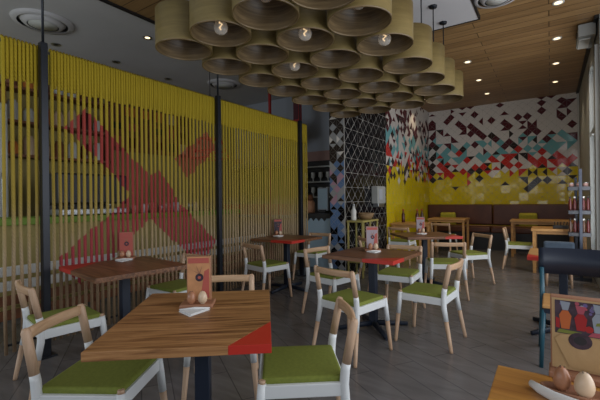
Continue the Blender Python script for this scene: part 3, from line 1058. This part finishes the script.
# ------------------------------------------------------------------ banquette
t = thing('banquette', 'long brown leather banquette along the tiled back wall', 'bench', (-1.15, 10.55, 0))
for k, (x0, x1) in enumerate(((-1.70, -0.10), (-0.085, 1.66))):
    MB().box(((x0 + x1) / 2, 0.17, 0.86), (x1 - x0, 0.16, 0.52), 0, 0.03, seg=3).build('back_cushion', M['leather'], t)
    MB().box(((x0 + x1) / 2, -0.08, 0.50), (x1 - x0, 0.52, 0.14), 0, 0.03, seg=3).build('seat_cushion', M['leather'], t)
MB().box((-0.02, -0.06, 0.215), (3.36, 0.46, 0.43)).build('plinth', M['dark'], t)
MB().box((-0.02, -0.315, 0.60), (3.3, 0.012, 0.012)).build('piping', M['orange_wood'], t)
for (x, lab) in ((-2.28, 'yellow cushion on the left part of the banquette'), (-0.46, 'yellow cushion on the banquette behind the side-on chair')):
    o = MB().box((0, 0, 0), (0.38, 0.13, 0.34), 0, 0.05, Matrix.Rotation(R(14), 4, 'X'), seg=4).build('cushion', M['yellow_cloth'], None, (x, 10.50, 0.742))
    tag(o, lab, 'cushion', 'yellow cushions on the banquette')

# ------------------------------------------------------------------ items on the black tiled pier
t = thing('console_stand', 'slim olive metal stand against the black tiled pier', 'stand', (-2.69, 5.96, 0))
MB().box((0, 0, 0.925), (0.30, 0.66, 0.03), 0, 0.004).build('stand_top', M['olive_frame'], t)
for sx in (-1, 1):
    for sy in (-1, 0, 1):
        MB().box((sx * 0.13, sy * 0.31, 0.455), (0.026, 0.026, 0.91), 0, 0.003).build('leg', M['olive_frame'], t)
br_ = MB()
br_.tube([(0.13, 0.0, 0.30), (0.13, 0.31, 0.88)], [0.010, 0.010], 6)
br_.tube([(0.13, 0.31, 0.30), (0.13, 0.0, 0.88)], [0.010, 0.010], 6)
br_.build('cross_brace', M['olive_frame'], t)
MB().box((0, 0, 0.25), (0.26, 0.62, 0.02)).build('lower_shelf', M['olive_frame'], t)
t = thing('wicker_bowl', 'shallow wicker bowl on the olive stand', 'bowl', (-2.68, 6.06, 0.942))
MB().lathe([(0, 0.0), (0.08, 0.0), (0.125, 0.05), (0.14, 0.10), (0.133, 0.103), (0.115, 0.055), (0.07, 0.018), (0, 0.016)], 28).build('bowl_body', M['wicker'], t)
MB().lathe([(0.140, 0.097), (0.146, 0.106), (0.135, 0.112), (0.130, 0.103)], 28).build('rolled_rim', M['wicker'], t)
t = thing('soap_bottle', 'slim white bottle standing on the olive stand by the pier', 'bottle', (-2.76, 5.74, 0.942))
MB().lathe([(0, 0), (0.04, 0), (0.045, 0.02), (0.045, 0.16), (0.02, 0.2), (0.02, 0.235), (0, 0.235)], 16).build('bottle_body', M['off_white'], t)
MB().lathe([(0, 0.235), (0.024, 0.235), (0.024, 0.27), (0.01, 0.275), (0.01, 0.30), (0, 0.30)], 12).build('cap', M['steel'], t)
t = thing('towel_dispenser', 'pale grey towel dispenser on the black tiled pier', 'dispenser', (-2.86, 6.92, 1.14))
MB().box((0.07, 0, 0.23), (0.14, 0.40, 0.34), 0, 0.02, seg=3).build('cover', M['wall_grey'], t)
MB().box((0.06, 0.04, 0.03), (0.11, 0.30, 0.07), 0, 0.01).build('outlet', M['steel'], t)
MB().box((0.143, -0.06, 0.24), (0.006, 0.16, 0.20), 0, 0.002).build('front_window', M['blue_grey'], t)


# ------------------------------------------------------------------ bottle shelf at right
t = thing('bottle_shelf', 'dark open shelf unit of sauce bottles at the right wall', 'shelf', (0.362, 7.32, 0))
for k, z in enumerate((0.735, 1.08, 1.45)):
    MB().box((0, 0, z - 0.03), (0.285, 0.26, 0.06), 0, 0.006).build('shelf_board', M['slate_shelf'], t)
MB().box((0.015, -0.15, 0.86), (0.04, 0.035, 1.72), 0, 0.004).build('front_post', M['navy'], t)
MB().box((-0.03, 0.15, 0.80), (0.04, 0.035, 1.60), 0, 0.004).build('rear_post', M['navy'], t)
MB().box((0, 0, 0.025), (0.285, 0.30, 0.05), 0, 0.004).build('base', M['slate_shelf'], t)
for k, z in enumerate((0.7355, 1.0805)):
    for q in range(5):
        mm = 'sauce' if (q + k) % 3 else 'sauce_brown'
        o = thing('sauce_bottle', f'{"dark red" if mm == "sauce" else "brown"} sauce bottle on the {["lowest", "middle"][k]} board of the bottle shelf, {["first", "second", "third", "fourth", "fifth"][q]} from the left', 'bottle', (0.25 + 0.056 * q, 7.27, z), 0, 'sauce bottles on the shelf')
        MB().lathe([(0, 0), (0.022, 0), (0.024, 0.01), (0.024, 0.14), (0.012, 0.17), (0.012, 0.19), (0, 0.19)], 14).build('bottle_glass', M[mm], o)
        MB().lathe([(0, 0.19), (0.015, 0.19), (0.015, 0.215), (0, 0.215)], 12).build('cap', M['off_white' if q % 2 else 'dark'], o)
for q in range(3):
    o = thing('spice_tin', f'small pale tin on the top board of the bottle shelf, {["left", "middle", "right"][q]} one', 'tin', (0.27 + 0.09 * q, 7.30, 1.4505), 0, 'tins on the top board')
    MB().lathe([(0, 0), (0.033, 0), (0.033, 0.05), (0, 0.05)], 14).build('tin_body', M['pink_panel'], o)
    MB().lathe([(0, 0.05), (0.035, 0.05), (0.035, 0.062), (0, 0.062)], 14).build('lid', M['steel'], o)


# ------------------------------------------------------------------ things on the tables
def egg(x, y, z, mat, label, r=0.024, h=0.066):
    o = thing('egg_shaker', label, 'shaker', (x, y, z), 0, 'egg shaped salt and pepper shakers')
    prof = []
    for k in range(13):
        a = math.pi * k / 12
        zz = h / 2 - h / 2 * math.cos(a)
        rr_ = r * math.sin(a) * (1.0 + 0.16 * math.cos(a))
        prof.append((rr_, zz))
    prof[0] = (0.012, 0.0015)
    prof = [(0, 0.0015)] + prof
    prof[-1] = (0, h)
    MB().lathe(prof, 20).build('shell', M[mat], o)
    hb_ = MB()
    for k in range(3):
        a = 2 * math.pi * k / 3
        hb_.lathe([(0, 0.0012), (0.0022, 0.0008), (0.0024, 0)], 8, (0.006 * math.cos(a), 0.006 * math.sin(a), h - 0.0016))
    hb_.build('pour_holes', M['dark'], o)
    return o


def menu(x, y, z, f, where, face='skin_paper', w=0.125, h=0.235, big=False):
    """Upright menu card in a wooden foot; f is the direction the card faces."""
    rz = math.atan2(f[1], f[0]) + math.pi / 2
    t = thing('menu_stand', where, 'menu', (x, y, z), rz, 'menu stands on the tables')
    MB().box((0, 0.0 if not big else 0.03, 0.010), (w + (0.01 if big else 0.04), 0.13 if not big else 0.08, 0.020), 0, 0.005).build('wooden_foot', M['card_edge'], t)
    MB().box((0, 0.042, 0.02 + h / 2), (w, 0.036, h), 0, 0.003).build('card_block', M['card_edge'], t)
    fy = 0.0235
    MB().box((0, fy, 0.02 + h / 2), (w - 0.008, 0.0016, h - 0.008)).build('printed_card', M[face], t)
    rot = Matrix.Rotation(R(90), 4, 'X')

    def flat(pts, mat, name, dy):
        MB().prism(pts, -0.0003, 0.0003, 0, Matrix.Translation((0, fy - dy, 0.02)) @ rot).build(name, M[mat], t)

    def disc(cx, cz, r, mat, name, dy, sy=1.0):
        flat([(cx + r * math.cos(2 * math.pi * k / 22), cz + sy * r * math.sin(2 * math.pi * k / 22)) for k in range(22)], mat, name, dy)
    if not big:
        disc(0.004, h * 0.52, 0.021, 'print_dark', 'printed_disc', 0.0016)
        disc(0.004, h * 0.52, 0.008, 'card_pink', 'printed_disc_centre', 0.0024)
        flat([(0.01, h * 0.06), (w / 2 - 0.008, h * 0.06), (w / 2 - 0.008, h * 0.72), (0.03, h * 0.66)], 'card_pink', 'printed_red_area', 0.0012)
        flat([(-w / 2 + 0.008, h * 0.84), (w / 2 - 0.008, h * 0.84), (w / 2 - 0.008, h * 0.96), (-w / 2 + 0.008, h * 0.96)], 'card_pink', 'printed_heading', 0.0012)
        for k in range(3):
            a = R(70 + 40 * k)
            flat([(0.004 - 0.004, h * 0.60), (0.004 + 0.004, h * 0.60), (0.004 + 0.05 * math.cos(a), h * 0.60 + 0.05 * math.sin(a))], 'card_edge', 'printed_ray', 0.0014)
    else:
        g = h
        flat([(-w / 2 + 0.012, g * 0.50), (w / 2 - 0.004, g * 0.50), (w / 2 - 0.004, g * 0.955), (-w / 2 + 0.012, g * 0.955)], 'print_dark', 'printed_photo', 0.0012)
        br2 = random.Random(12)
        for k in range(12):
            disc(br2.uniform(-0.058, 0.066), g * br2.uniform(0.80, 0.93), br2.uniform(0.003, 0.008), br2.choice(['print_violet', 'print_pale', 'print_violet', 'print_pink']), 'printed_light', 0.0015)
        flat([(-0.064, g * 0.58), (-0.054, g * 0.57), (-0.054, g * 0.70), (-0.064, g * 0.72)], 'print_red', 'printed_flower', 0.0015)
        disc(0.018, g * 0.60, 0.010, 'print_red', 'printed_flower', 0.0015)
        disc(0.064, g * 0.63, 0.012, 'print_red', 'printed_flower', 0.0015)
        # three drinks
        for (cx, mats, hh) in ((-0.040, ('print_orange', 'print_pale'), 0.9), (-0.002, ('print_red', 'print_pink'), 0.8), (0.040, ('print_pale', 'print_pale'), 0.9)):
            b0 = g * 0.57
            flat([(cx - 0.010, b0), (cx + 0.010, b0), (cx + 0.0155, b0 + 0.045 * hh), (cx + 0.007, b0 + 0.062 * hh), (cx - 0.007, b0 + 0.062 * hh), (cx - 0.0155, b0 + 0.045 * hh)], mats[0], 'printed_drink', 0.0018)
            flat([(cx - 0.007, b0 + 0.063 * hh), (cx + 0.007, b0 + 0.063 * hh), (cx + 0.013, b0 + 0.090 * hh), (cx - 0.013, b0 + 0.093 * hh)], mats[1], 'printed_straws', 0.0018)
        flat([(0.033, g * 0.66), (0.050, g * 0.67), (0.045, g * 0.71), (0.035, g * 0.70)], 'print_green', 'printed_mint', 0.0024)
        flat([(-0.062, g * 0.51), (0.0, g * 0.51), (0.0, g * 0.545), (-0.055, g * 0.56)], 'print_green', 'printed_fruit', 0.0020)
        flat([(0.015, g * 0.51), (0.072, g * 0.51), (0.072, g * 0.575), (0.025, g * 0.565)], 'print_pink', 'printed_fruit', 0.0020)
        bd = [(-0.055, g * 0.30), (-0.03, g * 0.06), (w / 2 - 0.004, g * 0.04), (w / 2 - 0.004, g * 0.47), (-0.02, g * 0.50), (-0.052, g * 0.48), (-0.066, g * 0.42)]
        flat([(p[0] - 0.003, p[1] + 0.002) for p in bd], 'board_line', 'printed_board_edge', 0.0020)
        flat(bd, 'board', 'printed_board', 0.0026)
        disc(-0.004, g * 0.43, 0.029, 'print_dark', 'printed_disc', 0.0034, 0.85)
        disc(-0.004, g * 0.435, 0.016, 'slate_shelf', 'printed_disc_centre', 0.0040, 0.8)
    return t


def napkin(x, y, z, rz, label, s=1.0):
    mb = MB()
    lay = [[(-0.075, 0.03), (0.075, 0.045), (-0.005, -0.06)], [(-0.068, 0.026), (0.07, 0.045), (0.0, -0.05)]]
    for k, p in enumerate(lay):
        mb.prism([(a * s, b2 * s) for a, b2 in p], 0.0 + 0.005 * k, 0.0045 + 0.005 * k, 0.0012)
    mb.tube([(-0.072 * s, 0.030 * s, 0.010), (0.0, 0.040 * s, 0.013), (0.074 * s, 0.046 * s, 0.010)], [0.004, 0.006, 0.004], 8)
    o = mb.build('napkin', M['napkin'], None, (x, y, z), rz)
    return tag(o, label, 'napkin', 'folded white napkins on the tables')


def setting(x, y, f, where, face='skin_paper', s=1.0):
    n = Vector((f[0], f[1])).normalized()
    r_ = Vector((-n.y, n.x))           # along the card
    menu(x, y, 0.7502, f, f'small upright menu stand on the {where}', face)
    egg(x + n.x * 0.035 - r_.x * 0.026, y + n.y * 0.035 - r_.y * 0.026, 0.770, 'tan_glaze', f'brown egg shaped shaker by the menu on the {where}')
    egg(x + n.x * 0.037 + r_.x * 0.030, y + n.y * 0.037 + r_.y * 0.030, 0.770, 'cream', f'cream egg shaped shaker by the menu on the {where}')
    napkin(x + n.x * 0.135, y + n.y * 0.135, 0.7504, math.atan2(n.y, n.x) + math.pi / 2, f'folded white napkin before the menu on the {where}', s)


setting(-1.545, 1.335, (0.62, -0.78), 'front table')
setting(-3.40, 2.06, (0.75, -0.66), 'left table by the ropes', 'card_pink')
setting(-3.46, 4.56, (0.62, -0.78), 'far left table', 'print_dark')
setting(-1.57, 3.71, (0.50, -0.87), 'middle table', 'card_white')
setting(-1.68, 5.86, (0.40, -0.92), 'turned table', 'card_white')

# foreground table at the bottom right
menu(0.072, 1.375, 0.7502, (-0.02, -1), 'large menu stand with a photo of drinks on the bottom right table', 'board', w=0.156, h=0.222, big=True)
tr = MB()
tr.lathe([(0, 0), (0.074, 0), (0.081, 0.012), (0.083, 0.018), (0.078, 0.018), (0.071, 0.006), (0, 0.006)], 32, sx=1.0, sy=0.42)
tag(tr.build('shaker_tray', M['card_edge'], None, (0.052, 1.270, 0.7502)), 'oval brown tray holding two shakers on the bottom right table', 'tray')
egg(0.020, 1.278, 0.7567, 'tan_glaze', 'brown egg shaped shaker on the oval tray at the bottom right', 0.0215, 0.068)
egg(0.070, 1.262, 0.7567, 'cream', 'cream egg shaped shaker on the oval tray at the bottom right', 0.0235, 0.070)
rn = MB()
rn.tube([(-0.105, 0.045, 0.012), (-0.085, 0.020, 0.012), (-0.05, -0.010, 0.012), (0.0, -0.030, 0.012), (0.07, -0.040, 0.012)], [(0.010, 0.008), (0.013, 0.010), (0.015, 0.010), (0.016, 0.010), (0.015, 0.009)], 12)
tag(rn.build('rolled_napkin', M['napkin'], None, (0.052, 1.222, 0.7502)), 'rolled white napkin curving round the tray at the bottom right', 'napkin')

# bottles on the back tables
for (x, y, z, mm, lab) in ((-2.66, 7.98, 0.781, 'sauce', 'dark red bottle on the corner table by the yellow tiles'),
                           (-2.30, 8.12, 0.781, 'sauce_brown', 'brown bottle at the right on the corner table'),
                           (-2.36, 7.98, 0.781, 'sauce', 'dark red bottle beside the brown one on the corner table')):
    o = thing('table_bottle', lab, 'bottle', (x, y, z), 0, 'bottles on the corner table')
    MB().lathe([(0, 0), (0.034, 0), (0.036, 0.01), (0.036, 0.17), (0.014, 0.22), (0.014, 0.255), (0, 0.255)], 14).build('bottle_glass', M[mm], o)
    MB().lathe([(0, 0.255), (0.017, 0.255), (0.017, 0.285), (0, 0.285)], 12).build('cap', M['red_paint'], o)
for (x, y, lab) in ((0.30, 7.62, 'white shaker on the right corner of the table before the bottle shelf'), (0.37, 7.80, 'white shaker at the back edge of the table before the bottle shelf')):
    egg(x, y, 0.7552, 'off_white', lab, 0.035, 0.09)
t = thing('cutlery_holder', 'dark holder of cutlery on the table before the bottle shelf', 'holder', (0.15, 7.70, 0.7552))
MB().box((0, 0, 0.03), (0.26, 0.12, 0.06), 0, 0.008).build('holder_box', M['dark'], t)
for k in range(6):
    MB().tube([(-0.1 + 0.04 * k, 0, 0.05), (-0.105 + 0.045 * k, 0.01, 0.115)], [0.006, 0.008], 6).build('cutlery_handle', M['dark'], t)

print('objects', len(bpy.data.objects))
